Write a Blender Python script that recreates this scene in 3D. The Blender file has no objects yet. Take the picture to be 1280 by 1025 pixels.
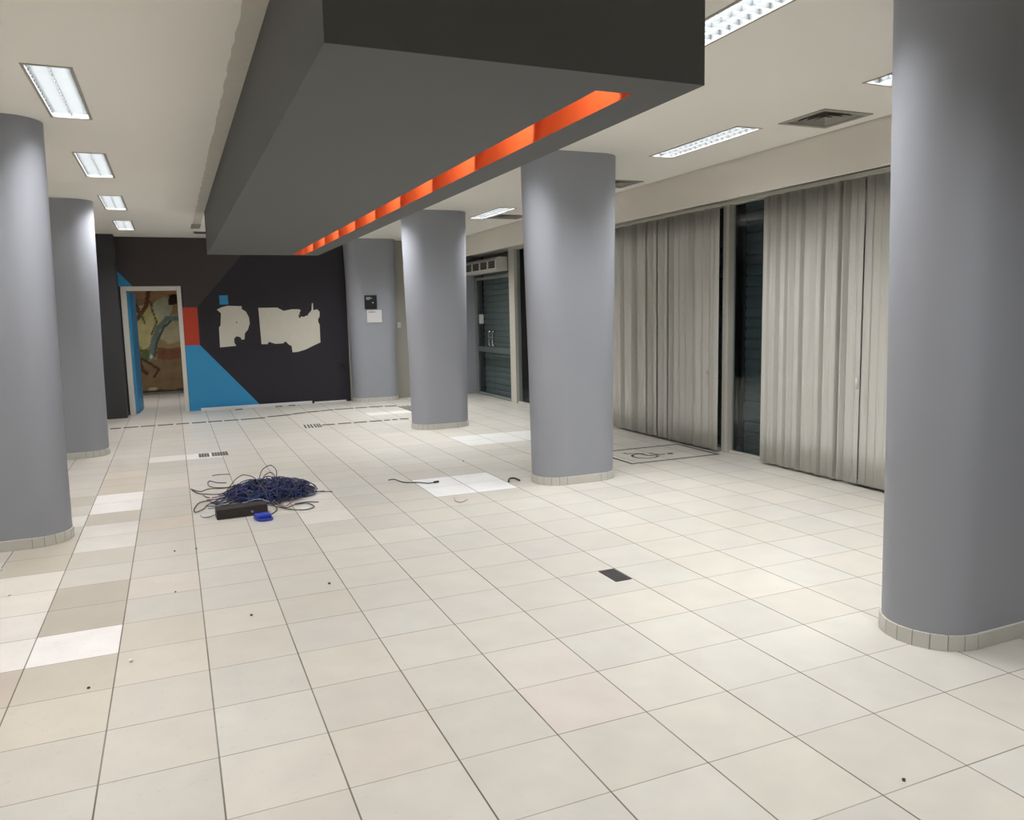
import bpy, bmesh, math, random
from mathutils import Vector, Matrix, Euler
random.seed(7)
S = bpy.context.scene
COL = S.collection
PI = math.pi

# ---------------------------------------------------------------- camera
def cam_axes(yaw, pit, rol):
    cy, sy = math.cos(yaw), math.sin(yaw)
    f = Vector((sy*math.cos(pit), cy*math.cos(pit), -math.sin(pit)))
    r0 = Vector((cy, -sy, 0)); d0 = f.cross(r0)
    c, s = math.cos(rol), math.sin(rol)
    return c*r0+s*d0, -s*r0+c*d0, f
r, d, f = cam_axes(0.4047, 0.1233, 0.0227)
cd = bpy.data.cameras.new('camera'); cam = bpy.data.objects.new('camera', cd); COL.objects.link(cam)
M = Matrix((r, -d, -f)).transposed().to_4x4()
M.translation = Vector((0.3474, -2.9503, 1.6106))
cam.matrix_world = M
cd.sensor_fit = 'HORIZONTAL'; cd.sensor_width = 36; cd.lens = 981.96/1280*36
cd.clip_start = .05
S.camera = cam

# ---------------------------------------------------------------- world, exposure, light levels
w = bpy.data.worlds.new('world'); S.world = w; w.use_nodes = True
w.node_tree.nodes['Background'].inputs[0].default_value = (.6, .7, 1, 1)
w.node_tree.nodes['Background'].inputs[1].default_value = .02
S.view_settings.view_transform = 'Standard'; S.view_settings.look = 'None'
S.view_settings.gamma = 1; S.view_settings.use_curve_mapping = False
S.view_settings.exposure = 0.0
LAMP_W = 32.5            # each ceiling luminaire
LAMP_COL = (1.0, .985, .965)
LAMP_SPREAD = math.radians(120)
SLOT_W = 7.5
CEIL = 3.03

# ---------------------------------------------------------------- materials
def lin(c):
    return tuple((x/255/12.92 if x/255 <= .04045 else ((x/255+.055)/1.055)**2.4) for x in c)
def mat(name, col, rough=.6, metal=0, spec=.5, var=.05, scale=6, bump=0, bscale=60):
    m = bpy.data.materials.new(name); m.use_nodes = True
    nt = m.node_tree; b = nt.nodes['Principled BSDF']
    b.inputs['Roughness'].default_value = rough; b.inputs['Metallic'].default_value = metal
    b.inputs['Specular IOR Level'].default_value = spec
    tc = nt.nodes.new('ShaderNodeTexCoord')
    n = nt.nodes.new('ShaderNodeTexNoise'); n.inputs['Scale'].default_value = scale; n.inputs['Detail'].default_value = 4
    nt.links.new(tc.outputs['Object'], n.inputs['Vector'])
    mx = nt.nodes.new('ShaderNodeMix'); mx.data_type = 'RGBA'
    mx.inputs[6].default_value = tuple(x*(1-var) for x in col)+(1,)
    mx.inputs[7].default_value = tuple(min(1, x*(1+var)) for x in col)+(1,)
    nt.links.new(n.outputs['Fac'], mx.inputs[0]); nt.links.new(mx.outputs[2], b.inputs['Base Color'])
    if bump:
        n2 = nt.nodes.new('ShaderNodeTexNoise'); n2.inputs['Scale'].default_value = bscale
        nt.links.new(tc.outputs['Object'], n2.inputs['Vector'])
        bp = nt.nodes.new('ShaderNodeBump'); bp.inputs['Strength'].default_value = bump; bp.inputs['Distance'].default_value = .002
        nt.links.new(n2.outputs['Fac'], bp.inputs['Height']); nt.links.new(bp.outputs['Normal'], b.inputs['Normal'])
    return m
def emis(name, col, strength):
    m = mat(name, col, .4)
    b = m.node_tree.nodes['Principled BSDF']
    b.inputs['Emission Color'].default_value = col+(1,); b.inputs['Emission Strength'].default_value = strength
    return m
def glass_mat(name, tint=(.8, .85, .87)):
    m = bpy.data.materials.new(name); m.use_nodes = True; nt = m.node_tree
    nt.nodes.remove(nt.nodes['Principled BSDF']); o = nt.nodes['Material Output']
    t = nt.nodes.new('ShaderNodeBsdfTransparent'); t.inputs[0].default_value = tint+(1,)
    g = nt.nodes.new('ShaderNodeBsdfGlossy'); g.inputs['Roughness'].default_value = .03
    mx = nt.nodes.new('ShaderNodeMixShader'); mx.inputs[0].default_value = .05
    nt.links.new(t.outputs[0], mx.inputs[1]); nt.links.new(g.outputs[0], mx.inputs[2])
    nt.links.new(mx.outputs[0], o.inputs['Surface'])
    return m

MAT = {}
MAT['ceil'] = mat('ceiling_paint', (.87, .845, .785), .8, var=.015, scale=.8, spec=.2)
MAT['band'] = mat('plaster_band', (.60, .575, .51), .85, var=.08, scale=14, bump=.3)
MAT['col'] = mat('grey_column_paint', (.335, .352, .395), .55, var=.02, scale=2, spec=.35, bump=.05)
MAT['skirt'] = mat('skirting_tile', (.60, .59, .54), .35, var=.08, scale=8)
MAT['grout'] = mat('grout', (.28, .26, .23), .9)
MAT['beam'] = mat('charcoal_paint', (.106, .109, .108), .6, var=.02, scale=1.5, spec=.3)
MAT['darkwall'] = mat('dark_violet_paint', (.031, .028, .037), .5, var=.08, scale=1.5, spec=.3)
MAT['greywall'] = mat('warm_charcoal_paint', (.066, .056, .058), .6, var=.05, scale=1.5, spec=.3)
MAT['blackwall'] = mat('charcoal_pilaster_paint', (.050, .050, .054), .6, var=.05, scale=1.5, spec=.3)
MAT['blue'] = mat('blue_paint', (.034, .30, .60), .5, var=.03)
MAT['red'] = mat('red_paint', (.50, .047, .018), .5, var=.03)
MAT['bare'] = mat('bare_plaster', (.72, .70, .62), .8, var=.06, scale=9)
MAT['beige'] = mat('beige_wall_paint', (.40, .385, .34), .7, var=.03, scale=2)
MAT['white'] = mat('white_paint', (.70, .68, .63), .5, var=.03)
MAT['lintel'] = mat('lintel_paint', (.80, .76, .69), .8, var=.03, scale=1.5, spec=.2)
MAT['frame'] = mat('white_aluminium', (.60, .58, .52), .45, var=.05)
MAT['alu'] = mat('brushed_aluminium', (.55, .55, .54), .35, .8)
MAT['steel'] = mat('satin_steel', (.6, .6, .6), .25, 1)
MAT['vane'] = mat('grey_blind_fabric', (.62, .61, .575), .8, var=.05, scale=4, bump=.2, bscale=300)
MAT['shut'] = mat('dark_shutter_metal', (.10, .125, .13), .4, .0, var=.15, scale=3)
MAT['shut2'] = mat('grey_shutter_metal', (.26, .28, .27), .4, .0, var=.12, scale=3)
MAT['orange'] = mat('orange_paint', (.88, .17, .045), .55, var=.02)
MAT['black'] = mat('black_rubber', (.03, .03, .03), .6, var=.2, scale=20)
MAT['ink'] = mat('dark_floor_marking', (.045, .042, .04), .7, var=.25, scale=25)
MAT['plastic'] = mat('off_white_plastic', (.68, .67, .63), .4, var=.04)
MAT['tube'] = emis('lamp_tube', (1.0, .98, .95), 9)
MAT['reflector'] = mat('louvre_aluminium', (.82, .84, .86), .28, .9, var=.04)
MAT['louvre'] = mat('louvre_grey', (.10, .108, .112), .5, spec=.3)
MAT['fixframe'] = mat('lamp_frame_metal', (.36, .34, .31), .5, .0)
MAT['ventmat'] = mat('vent_grey_metal', (.33, .32, .28), .5, .2)
MAT['ventdark'] = mat('vent_throat', (.02, .02, .02), .8)
MAT['glass'] = glass_mat('window_glass')
MAT['cblue'] = mat('blue_cable', (.010, .024, .125), .45, var=.5, scale=30)
MAT['cdark'] = mat('dark_cable', (.03, .03, .036), .5, var=.3, scale=30)
MAT['cpale'] = mat('pale_blue_cable', (.22, .30, .42), .5, var=.3, scale=30)
MAT['cred'] = mat('dull_red_cable', (.19, .065, .06), .5, var=.2, scale=30)
MAT['cpurple'] = mat('purple_cable', (.12, .04, .12), .5, var=.2, scale=30)
MAT['boxdark'] = mat('dark_brown_metal', (.028, .020, .020), .45, var=.2)
MAT['brightblue'] = mat('bright_blue_plastic', (.02, .05, .42), .4, var=.1)
MAT['paper'] = mat('white_paper', (.72, .72, .74), .7, var=.02)
MAT['signblack'] = mat('black_sign', (.018, .018, .02), .4)
MAT['orangewire'] = mat('tan_wire', (.42, .24, .13), .5)

# ---------------------------------------------------------------- helpers
def newbm(): return bmesh.new()
def obj(name, bm, m, parent=None, smooth=False, loc=None):
    me = bpy.data.meshes.new(name); bm.normal_update(); bm.to_mesh(me); bm.free()
    ms = m if isinstance(m, (list, tuple)) else [m]
    for x in ms: me.materials.append(x)
    if smooth:
        for p in me.polygons: p.use_smooth = True
    o = bpy.data.objects.new(name, me); COL.objects.link(o)
    if parent is not None: o.parent = parent
    if loc is not None: o.location = loc
    return o
def box(bm, x0, x1, y0, y1, z0, z1, mi=0):
    v = [bm.verts.new((x, y, z)) for z in (z0, z1) for y in (y0, y1) for x in (x0, x1)]
    for q in ((0, 2, 3, 1), (4, 5, 7, 6), (0, 1, 5, 4), (2, 6, 7, 3), (0, 4, 6, 2), (1, 3, 7, 5)):
        fc = bm.faces.new([v[i] for i in q]); fc.material_index = mi
def bbox(x0, x1, y0, y1, z0, z1):
    bm = newbm(); box(bm, x0, x1, y0, y1, z0, z1); return bm
def bevel(bm, wd, seg=2):
    bmesh.ops.bevel(bm, geom=bm.edges[:], offset=wd, segments=seg, affect='EDGES', profile=.5); return bm
def prism(bm, pts, axis, a, b, mi=0):
    """polygon pts in the plane across axis, extruded from a to b"""
    def P(u, v, t): return {'x': (t, u, v), 'y': (u, t, v), 'z': (u, v, t)}[axis]
    A = [bm.verts.new(P(u, v, a)) for u, v in pts]; B = [bm.verts.new(P(u, v, b)) for u, v in pts]
    n = len(pts)
    fs = [bm.faces.new(A), bm.faces.new(B[::-1])]
    for i in range(n): fs.append(bm.faces.new((A[i], B[i], B[(i+1) % n], A[(i+1) % n])))
    for fc in fs: fc.material_index = mi
    bmesh.ops.recalc_face_normals(bm, faces=fs)
def smoothpath(pts, sub=6, closed=False):
    P = [Vector(p) for p in pts]; n = len(P); out = []
    rng = range(n if closed else n-1)
    for i in rng:
        p0 = P[(i-1) % n] if closed or i > 0 else P[i]; p1 = P[i]; p2 = P[(i+1) % n]
        p3 = P[(i+2) % n] if closed or i+2 < n else p2
        for k in range(sub):
            t = k/sub
            out.append(.5*((2*p1)+(p2-p0)*t+(2*p0-5*p1+4*p2-p3)*t*t+(3*p1-p0-3*p2+p3)*t**3))
    if not closed: out.append(P[-1])
    return out
def tube(bm, pts, rad, seg=6, closed=False, mi=0):
    n = len(pts); rings = []
    for i, p in enumerate(pts):
        a = pts[(i-1) % n] if closed or i > 0 else p; b = pts[(i+1) % n] if closed or i < n-1 else p
        t = (Vector(b)-Vector(a))
        t = t.normalized() if t.length > 1e-9 else Vector((1, 0, 0))
        u = t.cross(Vector((0, 0, 1)))
        if u.length < 1e-3: u = t.cross(Vector((0, 1, 0)))
        u.normalize(); v = t.cross(u)
        rings.append([bm.verts.new(Vector(p)+rad*(math.cos(2*PI*k/seg)*u+math.sin(2*PI*k/seg)*v)) for k in range(seg)])
    for i in range(n if closed else n-1):
        A, B = rings[i], rings[(i+1) % n]
        for k in range(seg):
            fc = bm.faces.new((A[k], A[(k+1) % seg], B[(k+1) % seg], B[k])); fc.material_index = mi; fc.smooth = True
    if not closed:
        for e in (rings[0][::-1], rings[-1]):
            fc = bm.faces.new(e); fc.material_index = mi
def cyl(bm, p0, p1, rad, seg=12): tube(bm, [Vector(p0), Vector(p1)], rad, seg)
def tag(o, label, cat, group=None, kind=None):
    o['label'] = label; o['category'] = cat
    if group: o['group'] = group
    if kind: o['kind'] = kind
    return o
def thing(name, label, cat, loc=(0, 0, 0), rz=0, group=None):
    o = bpy.data.objects.new(name, None); COL.objects.link(o); o.empty_display_size = .1
    o.location = loc; o.rotation_euler = (0, 0, rz)
    return tag(o, label, cat, group)
def struct(name, bm, m, label=None, cat=None):
    o = obj(name, bm, m); o['kind'] = 'structure'
    o['label'] = label or name.replace('_', ' '); o['category'] = cat or name.split('_')[0]
    return o
def structroot(name, label, cat, loc=(0, 0, 0)):
    o = thing(name, label, cat, loc); o['kind'] = 'structure'; return o
def dup(root, loc, label, rz=None):
    q = root.copy(); COL.objects.link(q); q.location = loc; q['label'] = label
    if rz is not None: q.rotation_euler = (0, 0, rz)
    for ch in list(root.children):
        c = ch.copy(); COL.objects.link(c); c.parent = q
        for g in list(ch.children):
            e = g.copy(); COL.objects.link(e); e.parent = c
    return q
ORD = ['first', 'second', 'third', 'fourth', 'fifth', 'sixth', 'seventh', 'eighth', 'ninth', 'tenth', 'eleventh', 'twelfth',
       'thirteenth', 'fourteenth', 'fifteenth', 'sixteenth', 'seventeenth', 'eighteenth', 'nineteenth', 'twentieth']

X0, X1, Y0, Y1 = -4.6, 6.0, -7.2, 12.05       # the hall
YB = 16.0                                     # far wall of the room behind the doorway
T = .4

# ---------------------------------------------------------------- floor: one slab of square tiles
def floor_mat():
    m = bpy.data.materials.new('floor_tiles'); m.use_nodes = True; nt = m.node_tree; b = nt.nodes['Principled BSDF']
    N = nt.nodes.new; L = nt.links.new
    at = N('ShaderNodeAttribute'); at.attribute_name = 'tile'
    geo = N('ShaderNodeNewGeometry'); sp = N('ShaderNodeSeparateXYZ'); L(geo.outputs['Position'], sp.inputs[0])
    def m2(op, a, bb):
        n = N('ShaderNodeMath'); n.operation = op
        for i, x in enumerate((a, bb)):
            if x is None: continue
            if isinstance(x, (int, float)): n.inputs[i].default_value = x
            else: L(x, n.inputs[i])
        return n.outputs[0]
    def edge(o, wd):
        fr = m2('FRACT', m2('ADD', m2('DIVIDE', o, T), 100.5), None)
        ds = m2('ABSOLUTE', m2('SUBTRACT', fr, .5), None)      # 0 on the joint
        return m2('LESS_THAN', ds, wd/T/2)
    nz = N('ShaderNodeTexNoise'); nz.inputs['Scale'].default_value = 1.1; nz.inputs['Detail'].default_value = 3
    L(geo.outputs['Position'], nz.inputs['Vector'])
    ex, ey = edge(sp.outputs[0], .0062), edge(sp.outputs[1], .0050)
    # fine speckle and scuffs inside the tiles
    n1 = N('ShaderNodeTexNoise'); n1.inputs['Scale'].default_value = 5; n1.inputs['Detail'].default_value = 6; L(geo.outputs['Position'], n1.inputs['Vector'])
    n2 = N('ShaderNodeTexNoise'); n2.inputs['Scale'].default_value = 28; n2.inputs['Detail'].default_value = 5; n2.inputs['Roughness'].default_value = .7
    L(geo.outputs['Position'], n2.inputs['Vector'])
    cr = N('ShaderNodeValToRGB'); cr.color_ramp.elements[0].position = .60; cr.color_ramp.elements[1].position = .76
    cr.color_ramp.elements[0].color = (0, 0, 0, 1); cr.color_ramp.elements[1].color = (1, 1, 1, 1); L(n2.outputs['Fac'], cr.inputs[0])
    leftw = N('ShaderNodeMapRange'); leftw.inputs[1].default_value = 2.2; leftw.inputs[2].default_value = -.6
    leftw.inputs[3].default_value = .08; leftw.inputs[4].default_value = .55; L(sp.outputs[0], leftw.inputs[0])
    scuff = m2('MULTIPLY', cr.outputs[0], leftw.outputs[0])
    v1 = N('ShaderNodeMapRange'); v1.inputs[1].default_value = .3; v1.inputs[2].default_value = .7; v1.inputs[3].default_value = .955; v1.inputs[4].default_value = 1.045
    L(n1.outputs['Fac'], v1.inputs[0])
    mul = N('ShaderNodeMix'); mul.data_type = 'RGBA'; mul.blend_type = 'MULTIPLY'; mul.inputs[0].default_value = 1
    L(at.outputs['Color'], mul.inputs[6]); L(v1.outputs[0], mul.inputs[7])
    sc = N('ShaderNodeMix'); sc.data_type = 'RGBA'; L(scuff, sc.inputs[0]); L(mul.outputs[2], sc.inputs[6]); sc.inputs[7].default_value = (.28, .25, .21, 1)
    # joints: the long ones are dark, the cross ones paler, both uneven
    def jointcol(fac, src, dark, lo, hi):
        wv = N('ShaderNodeMapRange'); wv.inputs[1].default_value = .38; wv.inputs[2].default_value = .62
        wv.inputs[3].default_value = lo; wv.inputs[4].default_value = hi; L(nz.outputs['Fac'], wv.inputs[0])
        mm = N('ShaderNodeMix'); mm.data_type = 'RGBA'; L(m2('MULTIPLY', fac, wv.outputs[0]), mm.inputs[0])
        L(src, mm.inputs[6]); mm.inputs[7].default_value = dark; return mm.outputs[2]
    c = jointcol(ey, sc.outputs[2], (.19, .165, .13, 1), .95, .55)
    c = jointcol(ex, c, (.13, .11, .085, 1), .75, 1.0)
    L(c, b.inputs['Base Color'])
    jn = m2('MAXIMUM', ex, ey)
    ro = N('ShaderNodeMapRange'); ro.inputs[3].default_value = .27; ro.inputs[4].default_value = .42; L(n1.outputs['Fac'], ro.inputs[0])
    L(m2('MAXIMUM', ro.outputs[0], m2('MULTIPLY', jn, .8)), b.inputs['Roughness'])
    bp = N('ShaderNodeBump'); bp.inputs['Strength'].default_value = .35; bp.inputs['Distance'].default_value = .002
    L(m2('SUBTRACT', 1, jn), bp.inputs['Height']); L(bp.outputs['Normal'], b.inputs['Normal'])
    b.inputs['Specular IOR Level'].default_value = .38
    return m
MAT['floor'] = floor_mat()
SPECIAL = {}
for i in (6, 7):
    for j in (9, 10): SPECIAL[i, j] = (.80, .81, .82)
for i in (9, 10, 11):
    for j in (15, 16): SPECIAL[i, j] = (.70, .71, .70)
for j in (8, 9, 10, 11): SPECIAL[3, j] = (.66, .64, .60)
SPECIAL.update({(-1, 11): (.74, .72, .70), (-1, 12): (.72, .70, .68), (-1, 3): (.77, .75, .74), (-2, 3): (.72, .69, .66), (-2, 4): (.68, .65, .61),
                (-2, 5): (.67, .63, .58), (-2, 6): (.64, .60, .55), (-1, 9): (.66, .62, .59), (-1, 8): (.63, .60, .56), (-1, 4): (.45, .41, .35), (-1, 5): (.44, .40, .34),
                (-1, 2): (.50, .46, .39), (-1, 1): (.53, .49, .42), (-2, 2): (.48, .42, .37), (-2, 1): (.52, .48, .42), (0, 3): (.53, .49, .43), (0, 2): (.55, .51, .45),
                (-2, 7): (.47, .43, .36), (-2, 8): (.47, .43, .37), (-1, 10): (.50, .46, .40), (-1, 13): (.50, .45, .38), (-1, 14): (.50, .45, .39), (-1, 15): (.55, .50, .43),
                (0, 5): (.56, .52, .47), (0, 9): (.52, .47, .41), (0, 17): (.66, .65, .62), (0, 13): (.55, .51, .46), (-2, 10): (.66, .64, .60), (-2, 12): (.45, .42, .36),
                (1, 17): (.73, .72, .70), (9, 24): (.75, .74, .70), (8, 24): (.72, .71, .68), (4, -1): (.57, .525, .485), (4, 0): (.565, .535, .495), (2, -1): (.55, .52, .47)})
bm = newbm(); lay = bm.loops.layers.float_color.new('tile')
rg = random.Random(3)
i0, i1, j0, j1 = -12, 15, -18, 40
V = {(i, j): bm.verts.new((i*T, j*T, 0)) for i in range(i0, i1+1) for j in range(j0, j1+1)}
for i in range(i0, i1):
    for j in range(j0, j1):
        fc = bm.faces.new((V[i, j], V[i+1, j], V[i+1, j+1], V[i, j+1]))
        c = SPECIAL.get((i, j))
        k = rg.uniform(.955, 1.035); wm = rg.uniform(-.007, .007)
        if c is None:
            if i <= 0: c = (.51*k+wm, .48*k, .437*k-wm)
            elif i <= 2: c = (.54*k+wm, .517*k, .475*k-wm)
            else: c = (.55*k+wm, .535*k, .492*k-wm)
        for l in fc.loops: l[lay] = c+(1,)
fl = obj('floor', bm, MAT['floor']); fl['kind'] = 'structure'; fl['label'] = 'pale square ceramic tile floor'; fl['category'] = 'floor'

# ---------------------------------------------------------------- ceiling with real openings for lamps and vents
LIGHT_SZ = (.235, 1.23)
VENT_SZ = (.46, .46)
LX = -.19; RX = 4.675; MX = 3.0
left_y = [10.30, 7.85, 5.36, 2.87, .37, -2.1]
right_y = [.37, 2.85, 10.25, 7.74]
mid_y = [.37, -1.72, 2.87, 6.15, 7.80, 10.30]
added_side_y = [.37, 2.87, 5.36]; SXR = -3.2
vents = [(5.05, 1.82), (5.05, 4.95), (5.07, 8.05)]
holes = [(x-LIGHT_SZ[0]/2, x+LIGHT_SZ[0]/2, y-LIGHT_SZ[1]/2, y+LIGHT_SZ[1]/2)
         for x, ys in ((LX, left_y), (RX, right_y), (MX, mid_y), (SXR, added_side_y)) for y in ys]
holes += [(x-.23, x+.23, y-.23, y+.23) for x, y in vents]
holes.append((0-.1175, .1175, 14-.615, 14+.615))
xs = sorted({X0-.1, 5.442} | {h[k] for h in holes for k in (0, 1)}); ys = sorted({Y0-.1, YB+.1} | {h[k] for h in holes for k in (2, 3)})
bm = newbm()
for a, b_ in zip(xs, xs[1:]):
    for c, e in zip(ys, ys[1:]):
        mx_, my_ = (a+b_)/2, (c+e)/2
        if any(h[0] < mx_ < h[1] and h[2] < my_ < h[3] for h in holes): continue
        bm.faces.new([bm.verts.new(p) for p in ((a, c, CEIL), (a, e, CEIL), (b_, e, CEIL), (b_, c, CEIL))])
bmesh.ops.remove_doubles(bm, verts=bm.verts, dist=1e-5)
ext = bmesh.ops.extrude_face_region(bm, geom=bm.faces[:])
for v in [g for g in ext['geom'] if isinstance(g, bmesh.types.BMVert)]: v.co.z += .02
bmesh.ops.recalc_face_normals(bm, faces=bm.faces)
box(bm, X0-.1, X1+.3, Y0-.1, YB+.1, 3.36, 3.40)
struct('ceiling', bm, MAT['ceil'], 'off-white plasterboard ceiling with a recess along the windows')
# fascia dropping from the ceiling edge in front of the blind rail
struct('trim_1', bbox(5.456, 5.50, Y0, Y1, 2.672, 3.34), MAT['lintel'], 'off-white fascia band over the blinds and entrance', 'trim')

# unpainted plaster band beside the charcoal box
bm = newbm(); rg = random.Random(5)
n = 90; yy0, yy1 = -1.2, 9.85
A = []; B = []
for k in range(n+1):
    y = yy0+(yy1-yy0)*k/n
    A.append((.745+rg.uniform(-.006, .006), y)); B.append((.857, y))
prism(bm, A+B[::-1], 'z', CEIL-.004, CEIL+.002)
struct('trim_2', bm, MAT['band'], 'rough unpainted plaster band on the ceiling beside the charcoal box', 'trim')
bm = bbox(.73, .86, 9.9, 10.45, CEIL-.012, CEIL)
tag(obj('cover_plate', bevel(bm, .002), MAT['ventmat']), 'small grey cover plate on the ceiling near the far end of the charcoal box', 'plate')
bm = newbm(); box(bm, .78, 1.05, 10.95, 11.2, CEIL-.012, CEIL)
bm2 = newbm(); box(bm2, .80, 1.03, 10.97, 11.18, CEIL-.016, CEIL-.011)
t = tag(obj('ceiling_hatch', bm, MAT['fixframe']), 'small dark slotted hatch in the ceiling in front of the back wall', 'vent')
obj('grille', bm2, MAT['ventdark'], t)

# ---------------------------------------------------------------- walls
bm = newbm()
box(bm, X0, -.36, Y1, Y1+.12, 0, 3.36); box(bm, -.36, .50, Y1, Y1+.12, 2.13, 3.36); box(bm, .50, 3.42, Y1, Y1+.12, 0, 3.36)
wb = struct('wall_back', bm, MAT['darkwall'], 'dark violet back wall with painted shapes', 'wall')
def paint(name, label, polys, m, z0=.0, dy=.0015):
    bm = newbm()
    for p in polys: prism(bm, p, 'y', Y1-dy, Y1+.001)
    o = obj(name, bm, m, wb); o['label'] = label; return o
paint('paint_panel', 'warm charcoal painted area above the doorway',
      [[(-.5, 3.03), (-.5, 2.49), (-.43, 2.46), (-.21, 2.20), (.575, 2.20), (.575, 3.03)], [(.575, 3.03), (.575, 1.83), (.79, 1.83), (1.85, 3.03)]], MAT['greywall'])
paint('paint_panel', 'red painted block beside the doorway', [[(.55, 1.83), (.79, 1.83), (.79, 1.165), (.55, 1.165)]], MAT['red'])
paint('paint_panel', 'blue painted wedge running down to the floor', [[(.55, 1.165), (.79, 1.165), (1.78, 0), (.55, 0)]], MAT['blue'])
paint('paint_panel', 'small blue painted triangle at the door corner', [[(-.5, 2.49), (-.43, 2.46), (-.21, 2.20), (-.5, 2.20)]], MAT['blue'])
paint('paint_panel', 'small blue painted square', [[(1.165, 2.03), (1.31, 2.03), (1.31, 1.87), (1.165, 1.87)]], MAT['blue'])
P_ = [(1.112,1.781),(1.193,1.822),(1.297,1.846),(1.537,1.834),(1.527,1.787),(1.601,1.735),(1.647,1.632),(1.654,1.523),(1.616,1.414),(1.56,1.35),(1.546,1.241),(1.5,1.235),(1.479,1.28),(1.411,1.3),(1.37,1.258),(1.369,1.185),(1.4,1.129),(1.123,1.111),(1.126,1.465),(1.155,1.5),(1.176,1.715)]
Q_ = [(1.818,1.8),(2.152,1.798),(2.257,1.737),(2.403,1.763),(2.538,1.761),(2.567,1.742),(2.538,1.686),(2.553,1.63),(2.615,1.618),(2.683,1.653),(2.762,1.738),(2.776,1.869),(2.795,1.868),(2.795,1.737),(2.863,1.755),(2.909,1.709),(2.905,1.622),(2.872,1.566),(2.877,1.51),(2.897,1.471),(2.895,1.138),(2.772,1.086),(2.62,1.016),(2.47,.977),(2.378,.973),(2.366,1.093),(2.323,1.114),(2.262,1.179),(2.216,1.144),(2.079,1.141),(1.966,1.182),(1.942,1.139),(1.836,1.143)]
paint('bare_patch', 'pale ragged bare patch where a sign was torn off, the smaller one on the left', [P_], MAT['bare'], dy=.0025)
paint('bare_patch', 'wide pale ragged bare patch where a sign was torn off, on the right', [Q_], MAT['bare'], dy=.0025)
paint('wall_hole', 'small drill hole in the left bare patch', [[(1.42, 1.555), (1.44, 1.56), (1.445, 1.54), (1.425, 1.535)]], MAT['black'], dy=.0035)
paint('wall_hole', 'dark paint remnant in the right bare patch', [[(2.655, 1.67), (2.69, 1.675), (2.70, 1.645), (2.665, 1.64)], [(2.52, 1.66), (2.56, 1.66), (2.56, 1.60), (2.53, 1.60)]], MAT['black'], dy=.0035)
bm = newbm(); box(bm, 3.42, X1+.2, Y1, Y1+.12, 0, 3.36)
struct('wall_back_right', bm, MAT['beige'], 'beige back wall beside the grey pillar', 'wall')
struct('wall_left', bbox(X0-.12, X0, Y0, YB, 0, 3.36), MAT['white'], 'white left side wall out of view', 'wall')
struct('wall_rear', bbox(X0, X1+.2, Y0-.12, Y0, 0, 3.36), MAT['white'], 'white wall behind the viewer', 'wall')
struct('wall_inner_left', bbox(-2.6, -2.5, Y1+.12, YB, 0, 3.36), MAT['white'], 'side wall of the room behind the doorway', 'wall')
struct('wall_inner_right', bbox(2.5, 2.6, Y1+.12, YB, 0, 3.36), MAT['white'], 'right side wall of the room behind the doorway', 'wall')
struct('wall_far', bbox(-2.6, 2.6, YB, YB+.1, 0, 3.36), MAT['white'], 'far wall of the room behind the doorway', 'wall')
# lintel and window wall
bm = newbm(); box(bm, 5.965, 6.2, Y0, Y1, 2.735, 3.36)
struct('wall_right', bm, MAT['lintel'], 'lintel wall hidden behind the off-white fascia', 'wall')
struct('wall_outer', bbox(6.35, 6.45, Y0, Y1+.12, 0, 3.36), MAT['blackwall'], 'outer facade closing off behind the shutters', 'wall')

# charcoal pilaster at left of the door
bm = newbm(); box(bm, -1.32, -.43, 11.62, Y1, 0, 3.03)
o = struct('wall_pilaster', bm, MAT['blackwall'], 'charcoal painted wall pier left of the doorway', 'wall')

# door frame and open blue leaf
dr = structroot('door_1', 'white framed doorway with a blue door standing open', 'door', (.045, Y1, 0))
bm = newbm()
box(bm, -.43-.02, -.365, -.02, .14, 0, 2.20); box(bm, .43, .50, -.02, .14, 0, 2.20); box(bm, -.365, .43, -.02, .14, 2.125, 2.20)
obj('frame', bevel(bm, .004, 1), MAT['white'], dr)
leaf = obj('leaf', bevel(bbox(0, .04, 0, .82, .012, 2.11), .003, 1), MAT['blue'], dr, loc=(-.362, .145, 0)); leaf.rotation_euler = (0, 0, math.radians(-4.2))
bm = newbm(); cyl(bm, (.04, .76, 1.03), (.09, .76, 1.03), .011); cyl(bm, (.085, .765, 1.03), (.085, .65, 1.03), .010)
obj('handle', bm, MAT['steel'], leaf)
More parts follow.
